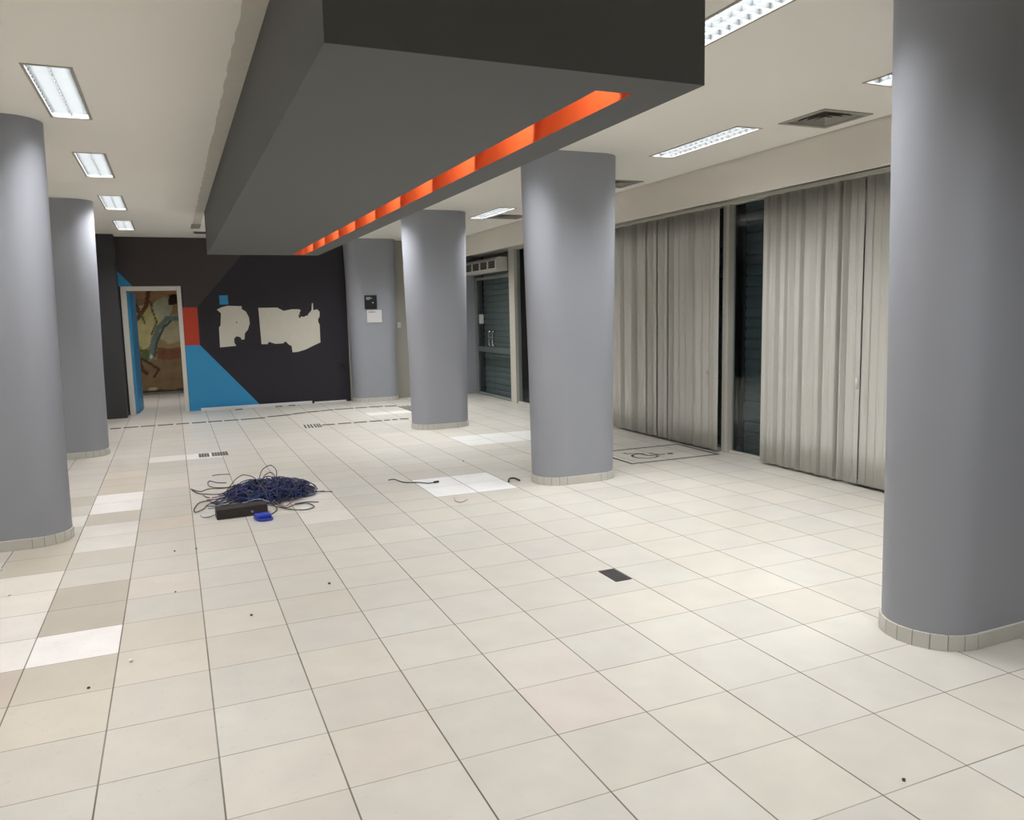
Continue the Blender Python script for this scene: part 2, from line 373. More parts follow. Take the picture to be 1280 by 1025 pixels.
# the painted panel seen through the doorway: loose abstract strokes, with a shadow strip painted along the foot
MURAL_BG = (122, 100, 66)
strokes = [
    ('e', (370, 345), (150, 28), (150, 108, 78)), ('e', (320, 500), (75, 110), (156, 145, 92)), ('e', (455, 520), (70, 70), (138, 128, 98)),
    ('e', (405, 415), (52, 52), (142, 142, 112)), ('b', (436, 346), (486, 396), (46, 32, 30)), ('b', (380, 612), (560, 668), (104, 62, 42)),
    ('b', (200, 668), (600, 818), (104, 82, 54)), ('e', (320, 640), (48, 26), (70, 84, 48)), ('b', (150, 818), (700, 850), (62, 50, 36)),  # last block: shade below the mural, painted in as a dark strip
    ('l', ((352, 660), (358, 580), (385, 510), (430, 465), (500, 466)), 13, (84, 98, 92)), ('l', ((368, 650), (378, 580), (412, 508), (445, 480)), 6, (56, 70, 58)),
    ('l', ((336, 325), (326, 400), (292, 450), (266, 482)), 11, (98, 56, 38)), ('l', ((262, 385), (285, 425)), 12, (92, 54, 38)), ('l', ((345, 385), (356, 430), (378, 482), (350, 545)), 4, (78, 68, 48)),
    ('l', ((268, 480), (276, 560), (282, 650)), 9, (120, 62, 40)), ('l', ((288, 652), (340, 682), (390, 716), (366, 750)), 6, (66, 42, 32)), ('l', ((290, 664), (308, 716), (330, 732)), 9, (74, 46, 34)),
    ('l', ((300, 440), (320, 490)), 5, (84, 92, 52)), ('e', (350, 652), (7, 12), (170, 168, 140)), ('e', (360, 812), (30, 6), (150, 134, 104)),
    ('e', (620, 480), (70, 120), (128, 110, 76)), ('l', ((560, 360), (620, 430), (600, 560), (650, 660)), 12, (90, 66, 46)), ('e', (150, 520), (60, 120), (132, 112, 74))]
def mural_col(cx, cy):
    c = MURAL_BG
    for q in strokes:
        if q[0] == 'e':
            if ((cx-q[1][0])/q[2][0])**2+((cy-q[1][1])/q[2][1])**2 < 1+.12*math.sin(cx*.11+cy*.07): c = q[3]
        elif q[0] == 'b':
            wv = 3*math.sin(cx*.06)
            if q[1][0] < cx < q[2][0] and q[1][1]+wv < cy < q[2][1]+wv: c = q[3]
        else:
            for a, b_ in zip(q[1], q[1][1:]):
                vx, vy = b_[0]-a[0], b_[1]-a[1]; t_ = max(0, min(1, ((cx-a[0])*vx+(cy-a[1])*vy)/(vx*vx+vy*vy)))
                if math.hypot(cx-a[0]-t_*vx, cy-a[1]-t_*vy) < q[2]: c = q[3]; break
    g = sum(c)/3; return tuple(min(.8, 2.1*x) for x in lin([g+.8*(v-g) for v in c]))
bm = newbm(); lay = bm.loops.layers.float_color.new('paint'); nx, nz = 150, 125; wx0, wx1, wz0, wz1 = -1.6, 1.7, .06, 2.75
G = {(i, k): bm.verts.new((wx0+(wx1-wx0)*i/nx, 0, wz0+(wz1-wz0)*k/nz)) for i in range(nx+1) for k in range(nz+1)}
for i in range(nx):
    for k in range(nz):
        fc = bm.faces.new((G[i, k], G[i+1, k], G[i+1, k+1], G[i, k+1]))
        for l in fc.loops:
            x, z = l.vert.co.x, l.vert.co.z; cy_ = 325+(2.275-z)/.00442; cx_ = 240+(x+.436+.00033*(cy_-325))/.00402
            l[lay] = mural_col(cx_, cy_)+(1,)
mm = mat('mural_paint', (.3, .25, .17), .75, spec=.2, var=0); nt = mm.node_tree
at = nt.nodes.new('ShaderNodeAttribute'); at.attribute_name = 'paint'
nz_ = nt.nodes.new('ShaderNodeTexNoise'); nz_.inputs['Scale'].default_value = 5; nz_.inputs['Detail'].default_value = 6
tc_ = nt.nodes.new('ShaderNodeTexCoord'); nt.links.new(tc_.outputs['Object'], nz_.inputs['Vector'])
mr_ = nt.nodes.new('ShaderNodeMapRange'); mr_.inputs[3].default_value = .6; mr_.inputs[4].default_value = 1.4; nt.links.new(nz_.outputs['Fac'], mr_.inputs[0])
mu_ = nt.nodes.new('ShaderNodeMix'); mu_.data_type = 'RGBA'; mu_.blend_type = 'MULTIPLY'; mu_.inputs[0].default_value = 1
nt.links.new(at.outputs['Color'], mu_.inputs[6]); nt.links.new(mr_.outputs[0], mu_.inputs[7]); nt.links.new(mu_.outputs[2], nt.nodes['Principled BSDF'].inputs['Base Color'])
t = thing('mural_panel', 'brown and green painted mural panel seen through the open doorway', 'mural', (0, YB-.045, 0))
obj('painting', bm, mm, t)
obj('backing', bbox(wx0-.01, wx1+.01, .002, .043, wz0-.01, wz1+.01), MAT['boxdark'], t)

# ---------------------------------------------------------------- columns
def stadium(L, Rr, nseg=20):
    """outline, L = half length along x, Rr = half depth"""
    a = L-Rr; P = []
    for k in range(nseg+1):
        t = -PI/2+PI*k/nseg; P.append((a+Rr*math.cos(t), Rr*math.sin(t)))
    for k in range(nseg+1):
        t = PI/2+PI*k/nseg; P.append((-a+Rr*math.cos(t), Rr*math.sin(t)))
    return P
def column(label, x, y, topw=.465, botw=.412):
    t = thing('column', label, 'column', (x, y, 0), 0, 'grey columns')
    bm = newbm(); rings = []
    for z, L in ((0, botw), (1.0, botw+.012), (2.0, botw+.034), (CEIL, topw)):
        Rr = .232*(.985+.05*z/3)
        rings.append([bm.verts.new((px, py, z)) for px, py in stadium(L, Rr)])
    n = len(rings[0])
    for A, B in zip(rings, rings[1:]):
        for k in range(n):
            fc = bm.faces.new((A[k], A[(k+1) % n], B[(k+1) % n], B[k])); fc.smooth = True
    obj('shaft', bm, MAT['col'], t)
    # tiled skirting ring: narrow cut tiles round the ends, long ones on the flats
    bm = newbm(); Ri, Ro = .229, .243; Li = botw-.002; Lo = botw+.012; h = .075
    po = stadium(Lo, Ro, 10); pi_ = stadium(Li-.01, Ri-.01, 10); pc = stadium(Lo-.002, Ro-.002, 10)
    m_ = len(po)
    A = [bm.verts.new((p[0], p[1], 0)) for p in pc]; B = [bm.verts.new((p[0], p[1], h-.004)) for p in pc]; C = [bm.verts.new((p[0], p[1], h-.004)) for p in pi_]
    for k in range(m_):
        for U, W in ((A, B), (B, C)):
            fc = bm.faces.new((U[k], U[(k+1) % m_], W[(k+1) % m_], W[k])); fc.material_index = 1
    for k in range(m_):
        segs = [(po[k], po[(k+1) % m_], pi_[k], pi_[(k+1) % m_])]
        ln = math.dist(po[k], po[(k+1) % m_])
        if ln > .2:
            q = []
            for s in range(1):
                q.append(segs[0])
            segs = q
        for a, b_, c, e in segs:
            g = .0022/max(ln, .01)
            L_ = lambda p, q_, t_: (p[0]+(q_[0]-p[0])*t_, p[1]+(q_[1]-p[1])*t_)
            a1, b1, c1, e1 = L_(a, b_, g), L_(a, b_, 1-g), L_(c, e, g), L_(c, e, 1-g)
            lo = [bm.verts.new((p[0], p[1], .001)) for p in (a1, b1, e1, c1)]; hi = [bm.verts.new((p[0], p[1], h)) for p in (a1, b1, e1, c1)]
            for idx in ((0, 1), (1, 2), (2, 3), (3, 0)): bm.faces.new((lo[idx[0]], lo[idx[1]], hi[idx[1]], hi[idx[0]]))
            bm.faces.new(hi)
    bmesh.ops.recalc_face_normals(bm, faces=bm.faces)
    s = obj('skirting', bm, [MAT['skirt'], MAT['grout']], t); s['label'] = 'pale tile skirting round the column foot'
    return t
column('large grey column nearest the viewer on the right, cut off by the picture edge', 3.885, -.34, .475, .415)
column('grey column standing left of the long blinds, beside the floor wheelchair marking', 3.825, 3.71)
column('grey column in front of the glass entrance, second behind the blinds column', 3.82, 7.80)
column('grey column cut off by the left picture edge', -.86, 3.72)
column('grey column at left just before the charcoal pier and open doorway', -.87, 7.80)
pil = column('grey pillar set into the back wall, carrying two small notices', 3.86, 11.89, .49, .43)

# notices on the pillar
yf = 11.89-.245
t = thing('wall_sign', 'small square black sign on the grey back pillar', 'sign', (3.785, yf-.001, 1.74))
obj('panel', bevel(bbox(-.115, .115, -.012, 0, 0, .25), .002, 1), MAT['signblack'], t)
bm = newbm()
for z, a, b_ in ((.205, -.085, .0), (.188, -.085, .03), (.171, -.085, -.02)): box(bm, a, b_, -.0135, -.0115, z, z+.008)
o = obj('lettering', bm, MAT['paper'], t); o['label'] = 'tiny pale lettering'
obj('emblem', bbox(.03, .05, -.0135, -.0115, .10, .125), MAT['paper'], t)
t = thing('notice', 'white paper notice stuck below the black sign on the grey back pillar', 'notice', (3.845, yf-.001, 1.485))
obj('sheet', bbox(-.14, .14, -.004, 0, 0, .235), MAT['paper'], t)
bm = newbm(); box(bm, -.11, .02, -.0055, -.0035, .19, .20)
o = obj('lettering', bm, MAT['ink'], t); o['label'] = 'dark printed lines'
bm = newbm(); box(bm, -.02, .02, -.012, 0, -.03, .03); cyl(bm, (0, -.012, .015), (0, -.05, .02), .008); cyl(bm, (0, -.05, .02), (-.06, -.055, .02), .007); cyl(bm, (0, -.012, -.02), (.03, -.05, -.025), .007)
tag(obj('wall_hook', bm, MAT['black'], loc=(3.30, Y1-.001, .72)), 'small black hook low on the dark wall beside the grey pillar', 'hook')
t = tag(obj('light_switch', bevel(bbox(-.035, .035, -.010, 0, -.055, .055), .003, 1), MAT['plastic'], loc=(4.42, Y1-.001, 1.42)), 'small pale switch plate on the beige wall right of the grey pillar', 'switch')

# ---------------------------------------------------------------- charcoal ceiling box with the orange light slot
BX0, BX1, BY0, BY1, BZ = .853, 2.315, -.33, 8.45, 2.47
SX0, SX1, SY0, SY1 = 1.945, 2.11, -.13, 8.32
t = thing('ceiling_box', 'long charcoal box hung under the ceiling with an orange light slot', 'bulkhead', (1.58, 4.06, BZ))
ox, oy = -1.58, -4.06
bm = newbm()
def bq(*pts): bm.faces.new([bm.verts.new((p[0]+ox, p[1]+oy, p[2]-BZ)) for p in pts])
for a, b_, c, e in ((BX0, SX0, BY0, BY1), (SX1, BX1, BY0, BY1), (SX0, SX1, BY0, SY0), (SX0, SX1, SY1, BY1)):
    bq((a, c, BZ), (a, e, BZ), (b_, e, BZ), (b_, c, BZ))
bq((BX0, BY0, BZ), (BX1, BY0, BZ), (BX1, BY0, CEIL), (BX0, BY0, CEIL)); bq((BX0, BY1, BZ), (BX0, BY1, CEIL), (BX1, BY1, CEIL), (BX1, BY1, BZ))
bq((BX0, BY0, BZ), (BX0, BY0, CEIL), (BX0, BY1, CEIL), (BX0, BY1, BZ)); bq((BX1, BY0, BZ), (BX1, BY1, BZ), (BX1, BY1, CEIL), (BX1, BY0, CEIL))
bmesh.ops.remove_doubles(bm, verts=bm.verts, dist=1e-5)
obj('body', bm, MAT['beam'], t)
bm = newbm(); GX0 = 1.56; GZ = 2.90
bq((SX1, SY0, BZ), (SX1, SY1, BZ), (SX1, SY1, GZ), (SX1, SY0, GZ)); bq((GX0, SY0, GZ), (GX0, SY1, GZ), (SX1, SY1, GZ), (SX1, SY0, GZ))
bq((GX0, SY0, BZ+.012), (GX0, SY1, BZ+.012), (GX0, SY1, GZ), (GX0, SY0, GZ)); bq((GX0, SY0, BZ+.012), (SX1, SY0, BZ+.012), (SX1, SY0, GZ), (GX0, SY0, GZ))
bq((GX0, SY1, BZ+.012), (SX1, SY1, BZ+.012), (SX1, SY1, GZ), (GX0, SY1, GZ)); bq((GX0, SY0, BZ+.012), (SX0, SY0, BZ+.012), (SX0, SY1, BZ+.012), (GX0, SY1, BZ+.012))
bq((SX0, SY0, BZ), (SX0, SY1, BZ), (SX0, SY1, BZ+.012), (SX0, SY0, BZ+.012)); bq((SX0, SY0, BZ), (SX1, SY0, BZ), (SX1, SY0, BZ+.012), (SX0, SY0, BZ+.012)); bq((SX0, SY1, BZ), (SX1, SY1, BZ), (SX1, SY1, BZ+.012), (SX0, SY1, BZ+.012))
o = obj('light_slot', bm, MAT['orange'], t); o['label'] = 'glowing orange painted slot in the underside'
SLOT_Y = [.04+.85*k for k in range(10)]
for y in SLOT_Y:
    bm = newbm(); cyl(bm, (0, 0, 0), (.09, 0, -.02), .03, 14)
    lp = obj('spot_lamp', bm, MAT['alu'], t, loc=(GX0+.16+ox, y+oy, 2.74-BZ))
    ld = bpy.data.lights.new('slot_spot', 'SPOT'); ld.energy = SLOT_W; ld.color = (1, .93, .85); ld.spot_size = math.radians(84); ld.spot_blend = .18; ld.shadow_soft_size = .012
    lo = bpy.data.objects.new('slot_spot', ld); COL.objects.link(lo); lo.parent = lp; lo.location = (.105, 0, -.023)
    lo.rotation_euler = Vector((.86, .42, -.36)).to_track_quat('-Z', 'Y').to_euler()

# ---------------------------------------------------------------- recessed ceiling luminaires
def make_light(label, loc):
    t = thing('ceiling_light', label, 'light', loc, 0, 'recessed ceiling lights')
    W, Ln = LIGHT_SZ[0]/2, LIGHT_SZ[1]/2
    bm = newbm(); fw = .012
    for a in ((-W-fw, -W+.006, -Ln-fw, Ln+fw), (W-.006, W+fw, -Ln-fw, Ln+fw), (-W, W, -Ln-fw, -Ln+.006), (-W, W, Ln-.006, Ln+fw)): box(bm, *a, -.004, .004)
    obj('frame', bm, MAT['fixframe'], t)
    # trough: sloping mirror sides, closed ends and top
    bm = newbm()
    def q(*p): bm.faces.new([bm.verts.new(v) for v in p])
    w2 = W-.004; l2 = Ln-.004; h = .09; wt = W*.82
    for s in (-1, 1):
        q((s*w2, -l2, .004), (s*w2, l2, .004), (s*wt, l2, h), (s*wt, -l2, h)); q((-w2, s*l2, .004), (w2, s*l2, .004), (wt, s*l2, h), (-wt, s*l2, h))
    q((-wt, -l2, h), (wt, -l2, h), (wt, l2, h), (-wt, l2, h))
    obj('reflector', bm, MAT['reflector'], t)
    for s in (-1, 1):
        bm = newbm(); cyl(bm, (s*.052, -l2+.03, .058), (s*.052, l2-.03, .058), .013, 10)
        obj('tube', bm, MAT['tube'], t)
    bm = newbm(); n = 15
    for k in range(1, n+1):
        y = -l2+2*l2*k/(n+1); q((-w2, y-.004, .036), (w2, y-.004, .036), (w2, y, .008), (-w2, y, .008)); q((-w2, y+.004, .036), (w2, y+.004, .036), (w2, y, .008), (-w2, y, .008))
    q((-.004, -l2, .036), (-.004, l2, .036), (0, l2, .006), (0, -l2, .006)); q((.004, -l2, .036), (.004, l2, .036), (0, l2, .006), (0, -l2, .006))
    obj('louvre', bm, MAT['louvre'], t)
    ld = bpy.data.lights.new('luminaire', 'AREA'); ld.shape = 'RECTANGLE'; ld.size = .19; ld.size_y = 1.16; ld.energy = LAMP_W; ld.color = LAMP_COL; ld.spread = LAMP_SPREAD
    lo = bpy.data.objects.new('luminaire', ld); COL.objects.link(lo); lo.parent = t; lo.location = (0, 0, .040)
    return t
Lnames = ['smallest and farthest light of the left ceiling row, near the back wall', 'third light of the left ceiling row, second from the back wall',
          'second light of the left ceiling row, above the left columns', 'largest nearest light of the left ceiling row with double louvre',
          'added left row ceiling light overhead out of view', 'added unseen left row ceiling light near the viewer']  # last two are unseen, added to light the foreground
first = make_light(Lnames[0], (LX, left_y[0], CEIL))
for y, l in list(zip(left_y, Lnames))[1:]: dup(first, (LX, y, CEIL), l)
for y, l in zip(right_y, ['ceiling light half hidden behind the nearest right column', 'thin bright ceiling light in front of the blinds, left of the big air vent',
                          'added unseen ceiling light hidden behind the entrance column', 'faint ceiling light beside the far air vent, near the glass entrance']): dup(first, (RX, y, CEIL), l)  # third one is unseen, added to brighten the far end
for y, l in zip(mid_y, ['bright ceiling light cut by the charcoal box corner at the top edge', 'added unseen middle row ceiling light near the viewer', 'added unseen middle row ceiling light hidden behind the near half of the charcoal box', 'added unseen middle row ceiling light hidden behind the middle of the charcoal box',
                       'added unseen middle row ceiling light hidden behind the far end of the charcoal box', 'added unseen middle row ceiling light beyond the far end of the charcoal box']):  # all but the first are unseen lamps added for brightness
    dup(first, (MX, y, CEIL), l)
for y, l in zip(added_side_y, ['added unseen outer left ceiling light beside the viewer', 'added unseen outer left ceiling light before the left columns', 'added unseen outer left ceiling light behind the left columns']): dup(first, (SXR, y, CEIL), l)  # whole outer row is unseen, added to lift the left side
dup(first, (0, 14, CEIL), 'added unseen ceiling light inside the room behind the doorway')  # unseen lamp added to light the mural

# ---------------------------------------------------------------- ceiling air vents
def make_vent(label, loc):
    t = thing('air_vent', label, 'vent', loc, 0, 'square ceiling air vents')
    bm = newbm(); a, b_ = .24, .195
    for q in ((-a, -b_, -a, a), (b_, a, -a, a), (-b_, b_, -a, -b_), (-b_, b_, b_, a)): box(bm, *q, -.006, .006)
    obj('frame', bm, MAT['ventmat'], t)
    bm = newbm()
    for s0, s1, z0, z1 in ((.19, .205, .002, .13), ):
        for sx, sy in ((1, 0), (-1, 0), (0, 1), (0, -1)):
            if sx: bm.faces.new([bm.verts.new(p) for p in ((sx*.2, -.2, 0), (sx*.2, .2, 0), (sx*.2, .2, .14), (sx*.2, -.2, .14))])
            else: bm.faces.new([bm.verts.new(p) for p in ((-.2, sy*.2, 0), (.2, sy*.2, 0), (.2, sy*.2, .14), (-.2, sy*.2, .14))])
    bm.faces.new([bm.verts.new(p) for p in ((-.2, -.2, .14), (.2, -.2, .14), (.2, .2, .14), (-.2, .2, .14))])
    obj('throat', bm, MAT['ventdark'], t)
    bm = newbm()
    for lo_, hi_, z0, z1 in ((.188, .150, -.002, .045), (.140, .105, -.002, .042), (.094, .060, -.002, .040), (.048, .0, -.002, .03)):
        c = [(-1, -1), (1, -1), (1, 1), (-1, 1)]
        for k in range(4):
            p, q = c[k], c[(k+1) % 4]
            bm.faces.new([bm.verts.new(v) for v in ((p[0]*lo_, p[1]*lo_, z0), (q[0]*lo_, q[1]*lo_, z0), (q[0]*hi_, q[1]*hi_, z1), (p[0]*hi_, p[1]*hi_, z1))] if hi_ else
                         [bm.verts.new(v) for v in ((p[0]*lo_, p[1]*lo_, z0), (q[0]*lo_, q[1]*lo_, z0), (0, 0, z1))])
    obj('louvre', bm, MAT['ventmat'], t)
    return t
v0 = make_vent('large square grey air vent in the ceiling by the nearest right column', (vents[0][0], vents[0][1], CEIL))
dup(v0, (vents[1][0], vents[1][1], CEIL), 'square air vent showing only a corner right of the blinds column')
dup(v0, (vents[2][0], vents[2][1], CEIL), 'dark far air vent in the ceiling left of the blinds column')

# ---------------------------------------------------------------- window wall: posts, panes, shutters, entrance
def window(name, label, y0, y1, posts):
    t = structroot(name, label, 'window', (5.98, 0, 0))
    bm = newbm()
    for a, b_ in posts: box(bm, -.045, .045, a, b_, 0, 2.735)
    box(bm, -.03, .03, y0, y1, 0, .035); box(bm, -.03, .03, y0, y1, 2.70, 2.735)
    obj('frame', bm, MAT['frame'], t)
    obj('pane', bbox(-.004, .004, y0+.01, y1-.01, .035, 2.70), MAT['glass'], t)
    return t
window('window_1', 'tall shopfront window behind the near blinds', Y0, 4.02, [(4.045, 4.095), (1.0, 1.05), (-2, -1.95)])
window('window_2', 'tall shopfront window behind the far blinds', 4.19, 9.84, [(4.10, 4.14), (7.0, 7.06)])
def shutter(label, x, y0, y1, m, pitch=.115):
    t = thing('roller_shutter', label, 'shutter', (x, (y0+y1)/2, 0)); hw = (y1-y0)/2
    bm = newbm(); z = 0.0
    prof = []
    while z < 2.7:
        prof += [(0, z), (-.016, z+.02), (-.02, z+pitch*.5), (-.016, z+pitch-.02), (0, z+pitch-.004)]; z += pitch
    P = prof+[(.01, z), (.01, 0)]
    A = [bm.verts.new((p[0], -hw, p[1])) for p in P]; B = [bm.verts.new((p[0], hw, p[1])) for p in P]
    for k in range(len(P)): bm.faces.new((A[k], B[k], B[(k+1) % len(P)], A[(k+1) % len(P)]))
    bm.faces.new(A[::-1]); bm.faces.new(B)
    bmesh.ops.recalc_face_normals(bm, faces=bm.faces)
    obj('curtain', bm, m, t)
    for a in (-hw-.03, hw): obj('guide_rail', bbox(-.03, .03, a, a+.03, 0, 2.73), MAT['black'], t)
shutter('black slatted shutter behind the bare window pane between the two blinds', 6.17, -2, 4.02, MAT['shut'])
shutter('black slatted shutter behind the window beside the glass entrance', 6.17, 4.22, 9.80, MAT['shut'])
shutter('grey slatted shutter closed behind the glass entrance doors', 6.14, 10.20, 11.85, MAT['shut2'])
# wide post between window and entrance
struct('trim_3', bevel(bbox(5.93, 6.05, 9.86, 10.10, 0, 2.735), .004, 1), MAT['frame'], 'white post beside the glass entrance', 'trim')
t = structroot('door_2', 'glass entrance doors with two bow handles', 'door', (5.98, 11.03, 0))
bm = newbm(); box(bm, -.02, .02, -.9, -.86, 0, 2.30); box(bm, -.02, .02, .80, .88, 0, 2.30); box(bm, -.02, .02, -.9, .88, 2.25, 2.30); box(bm, -.025, .025, -.86, .80, .01, .05)
obj('frame', bm, MAT['shut2'], t)
for a, b_ in ((-.86, -.04), (-.03, .80)):
    lf = obj('leaf', bbox(-.005, .005, a, b_, .05, 2.25), MAT['glass'], t)
    bm = newbm(); box(bm, -.018, .018, a, b_, .86, .96)
    obj('push_bar', bm, MAT['shut'], lf)
    c = -.13 if a < -.5 else .06
    bm = newbm(); tube(bm, smoothpath([(-.006, c, .99), (-.05, c, 1.0), (-.065, c, 1.05), (-.065, c, 1.20), (-.05, c, 1.26), (-.006, c, 1.27)], 5), .014, 8)
    o = obj('handle', bm, MAT['steel'], lf); o['label'] = 'steel bow handle'
struct('wall_jamb', bbox(5.68, 5.965, 11.93, Y1, 0, 2.735), MAT['col'], 'grey wall strip left of the glass entrance', 'wall')
tag(obj('switch_box', bevel(bbox(-.035, .03, -.05, .05, -.09, .09), .006), MAT['plastic'], loc=(5.94, 11.52, 1.50)), 'pale switch box at the left edge of the glass entrance', 'switch')
# air curtain over the entrance
t = thing('air_curtain', 'white air curtain unit mounted above the glass entrance', 'air curtain', (5.96, 11.0, 2.36))
bm = newbm(); prism(bm, [(0, 0), (-.19, .0), (-.235, .04), (-.235, .19), (-.19, .25), (0, .25)], 'y', -.80, .95)
obj('housing', bevel(bm, .012, 2), MAT['plastic'], t)
for k in range(4):
    y = -.62+.40*k
    bm = newbm(); box(bm, -.240, -.232, y-.14, y+.16, .055, .18)
    g = obj('grille', bm, MAT['ventdark'], t)
    bm = newbm()
    for z in (.08, .105, .13, .155): box(bm, -.245, -.239, y-.14, y+.16, z, z+.006)
    obj('grille_bar', bm, MAT['ventmat'], g)

# ---------------------------------------------------------------- vertical blinds
def vane_bm(wd, h, seed, twist):
    rg = random.Random(seed); bm = newbm(); nx, nz = 5, 8; V = {}
    for side in (0, 1):
        for k in range(nz+1):
            z = h*k/nz; tw = twist*(1-k/nz)
            for i in range(nx+1):
                u = (i/nx-.5)*wd; dpt = .006*(1-(2*i/nx-1)**2)+side*.0012
                V[side, k, i] = bm.verts.new((dpt*math.cos(tw)-u*math.sin(tw), u*math.cos(tw)+dpt*math.sin(tw), z))
    for side in (0, 1):
        for k in range(nz):
            for i in range(nx):
                q = [V[side, k, i], V[side, k, i+1], V[side, k+1, i+1], V[side, k+1, i]]
                fc = bm.faces.new(q if side else q[::-1]); fc.smooth = True
    for k in range(nz):
        for i in (0, nx): bm.faces.new((V[0, k, i], V[1, k, i], V[1, k+1, i], V[0, k+1, i]))
    for i in range(nx):
        for k in (0, nz): bm.faces.new((V[0, k, i], V[1, k, i], V[1, k, i+1], V[0, k, i+1]))
    bmesh.ops.recalc_face_normals(bm, faces=bm.faces)
    return bm
ZR = 2.695
def blind(label, y0, y1, specs, weights):
    t = thing('vertical_blind', label, 'blind', (5.86, 0, 0))
    bm = bbox(-.022, .022, y0, y1, ZR, ZR+.035); o = obj('head_rail', bevel(bm, .003, 1), MAT['frame'], t); o['label'] = 'pale head rail'
    y = y0+.3
    while y < y1: obj('bracket', bbox(-.01, .105, y, y+.03, ZR+.034, ZR+.040), MAT['frame'], t); y += 1.2
    for k, (y, ang, tw, lean) in enumerate(specs):
        o = obj('vane', vane_bm(.092, ZR-.03, k, tw), MAT['vane'], t, loc=(0, y, .028)); o.rotation_euler = (lean, 0, ang)
    for y in weights:
        bm = newbm(); cyl(bm, (-.062, y, .96), (-.018, y, ZR), .0016, 5); o = obj('cord', bm, MAT['plastic'], t)
        bm = newbm(); cyl(bm, (0, 0, -.05), (0, 0, .05), .013, 8); obj('cord_weight', bm, MAT['plastic'], o, loc=(-.062, y, .93))
rg = random.Random(11)
D = math.radians
# near blind: bunched vanes by the bare pane, then nearly closed ones towards the viewer
near = [(3.36, D(10), D(8), 0), (3.31, D(48), D(3), 0), (3.25, D(35), 0, 0)]
y = 3.19
angs = [58, 8, 60, 44, 5, 64, 12, 40, -4, 58, 24, 2, 60, 50, 10, -6]
for a in angs: near.append((y, D(a+rg.uniform(-4, 4)), D(rg.uniform(-4, 4)), D(rg.uniform(-.08, .08)))); y -= .066
y -= .01
near += [(y-.02, D(-6), 0, 0), (y-.105, D(3), 0, D(.05)), (y-.20, D(4), 0, 0)]
yy = y-.285
while yy > -.85: near.append((yy, D(rg.uniform(-8, 8)), 0, 0)); yy -= .082
blind('long grey vertical blind on the right, running behind the nearest column', -.9, 4.08, near, [2.13])
far = []
y = 4.165; k = 0
fa = [2, -8, 50, -12, 30, -14, 58, -8, 24, -16, 10, 60, -10, -6, 40, -14, -8, 54, 4, -14, 30, -10, 58, -12, 14, -6, 50, -12, 20, 4, 40]
for k, a in enumerate(fa):
    far.append((y, D(a+rg.uniform(-5, 5)), D(rg.uniform(-4, 4)), D(rg.uniform(-.1, .1)+(.45 if k == 13 else 0)))); y += .0745
blind('darker grey vertical blind beside the blinds column, left of the white window post', 4.085, 9.86, far, [4.23])

# ---------------------------------------------------------------- floor markings
strips = [(-.61, 10.28, -.46, 10.28)] + [(a, 10.29, b_, 10.29) for a, b_ in ((-.43, -.22), (-.19, .02), (.05, .27), (.31, .50), (.54, .75), (.78, .99), (1.02, 1.24))] + \
    [(1.27, 10.29, 1.65, 10.32), (1.70, 10.40, 2.08, 10.50), (2.12, 10.55, 2.35, 10.64), (2.38, 10.66, 2.59, 10.71), (2.62, 10.73, 2.83, 10.77), (2.86, 10.78, 3.19, 10.80), (3.23, 10.80, 3.44, 10.80), (3.47, 10.80, 3.72, 10.78), (3.75, 10.76, 3.96, 10.73)]
def strip(x0, y0, x1, y1, wd, label, name='guide_strip', group=None):
    L = math.hypot(x1-x0, y1-y0); o = obj(name, bevel(bbox(-L/2, L/2, -wd/2, wd/2, 0, .004), .0015, 1), MAT['ink'], loc=((x0+x1)/2, (y0+y1)/2, .0003))
    o.rotation_euler = (0, 0, math.atan2(y1-y0, x1-x0)); return tag(o, label, 'floor strip', group)
for k, s in enumerate(strips): strip(*s, .085, '%s dark strip from the left in the dashed floor line along the back wall' % ORD[k], group='dark guide strips along the back wall')
for k, (a, b_) in enumerate(((2.32, 2.51), (2.56, 2.76), (2.80, 3.00), (3.04, 3.23), (3.27, 3.36), (3.40, 3.48), (3.52, 3.66))):
    strip(a, 8.905, b_, 8.905, .075, '%s dark strip from the left in the short floor line before the far column' % ORD[k], group='dark guide strips before the far column')
for k, x in enumerate((2.07, 2.12, 2.165, 2.215, 2.255, 2.29)):
    strip(x+.012, 9.08, x-.012, 8.70, .022, '%s bar from the left of the small dark comb mark on the floor' % ORD[k], 'floor_bar', group='comb of dark floor bars')
bm = newbm(); box(bm, 0, .34, 0, 1.05, 0, .004)
for i in range(7):
    for j in range(21):
        if (i+j) % 2 == 0: box(bm, .012+i*.046, .048+i*.046, .015+j*.049, .05+j*.049, .004, .006, 1)
tag(obj('tactile_mat', bm, [MAT['ink'], MAT['skirt']], loc=(3.95, 9.55, .0003)), 'dark dotted tactile mat on the floor beside the far column', 'floor mat')

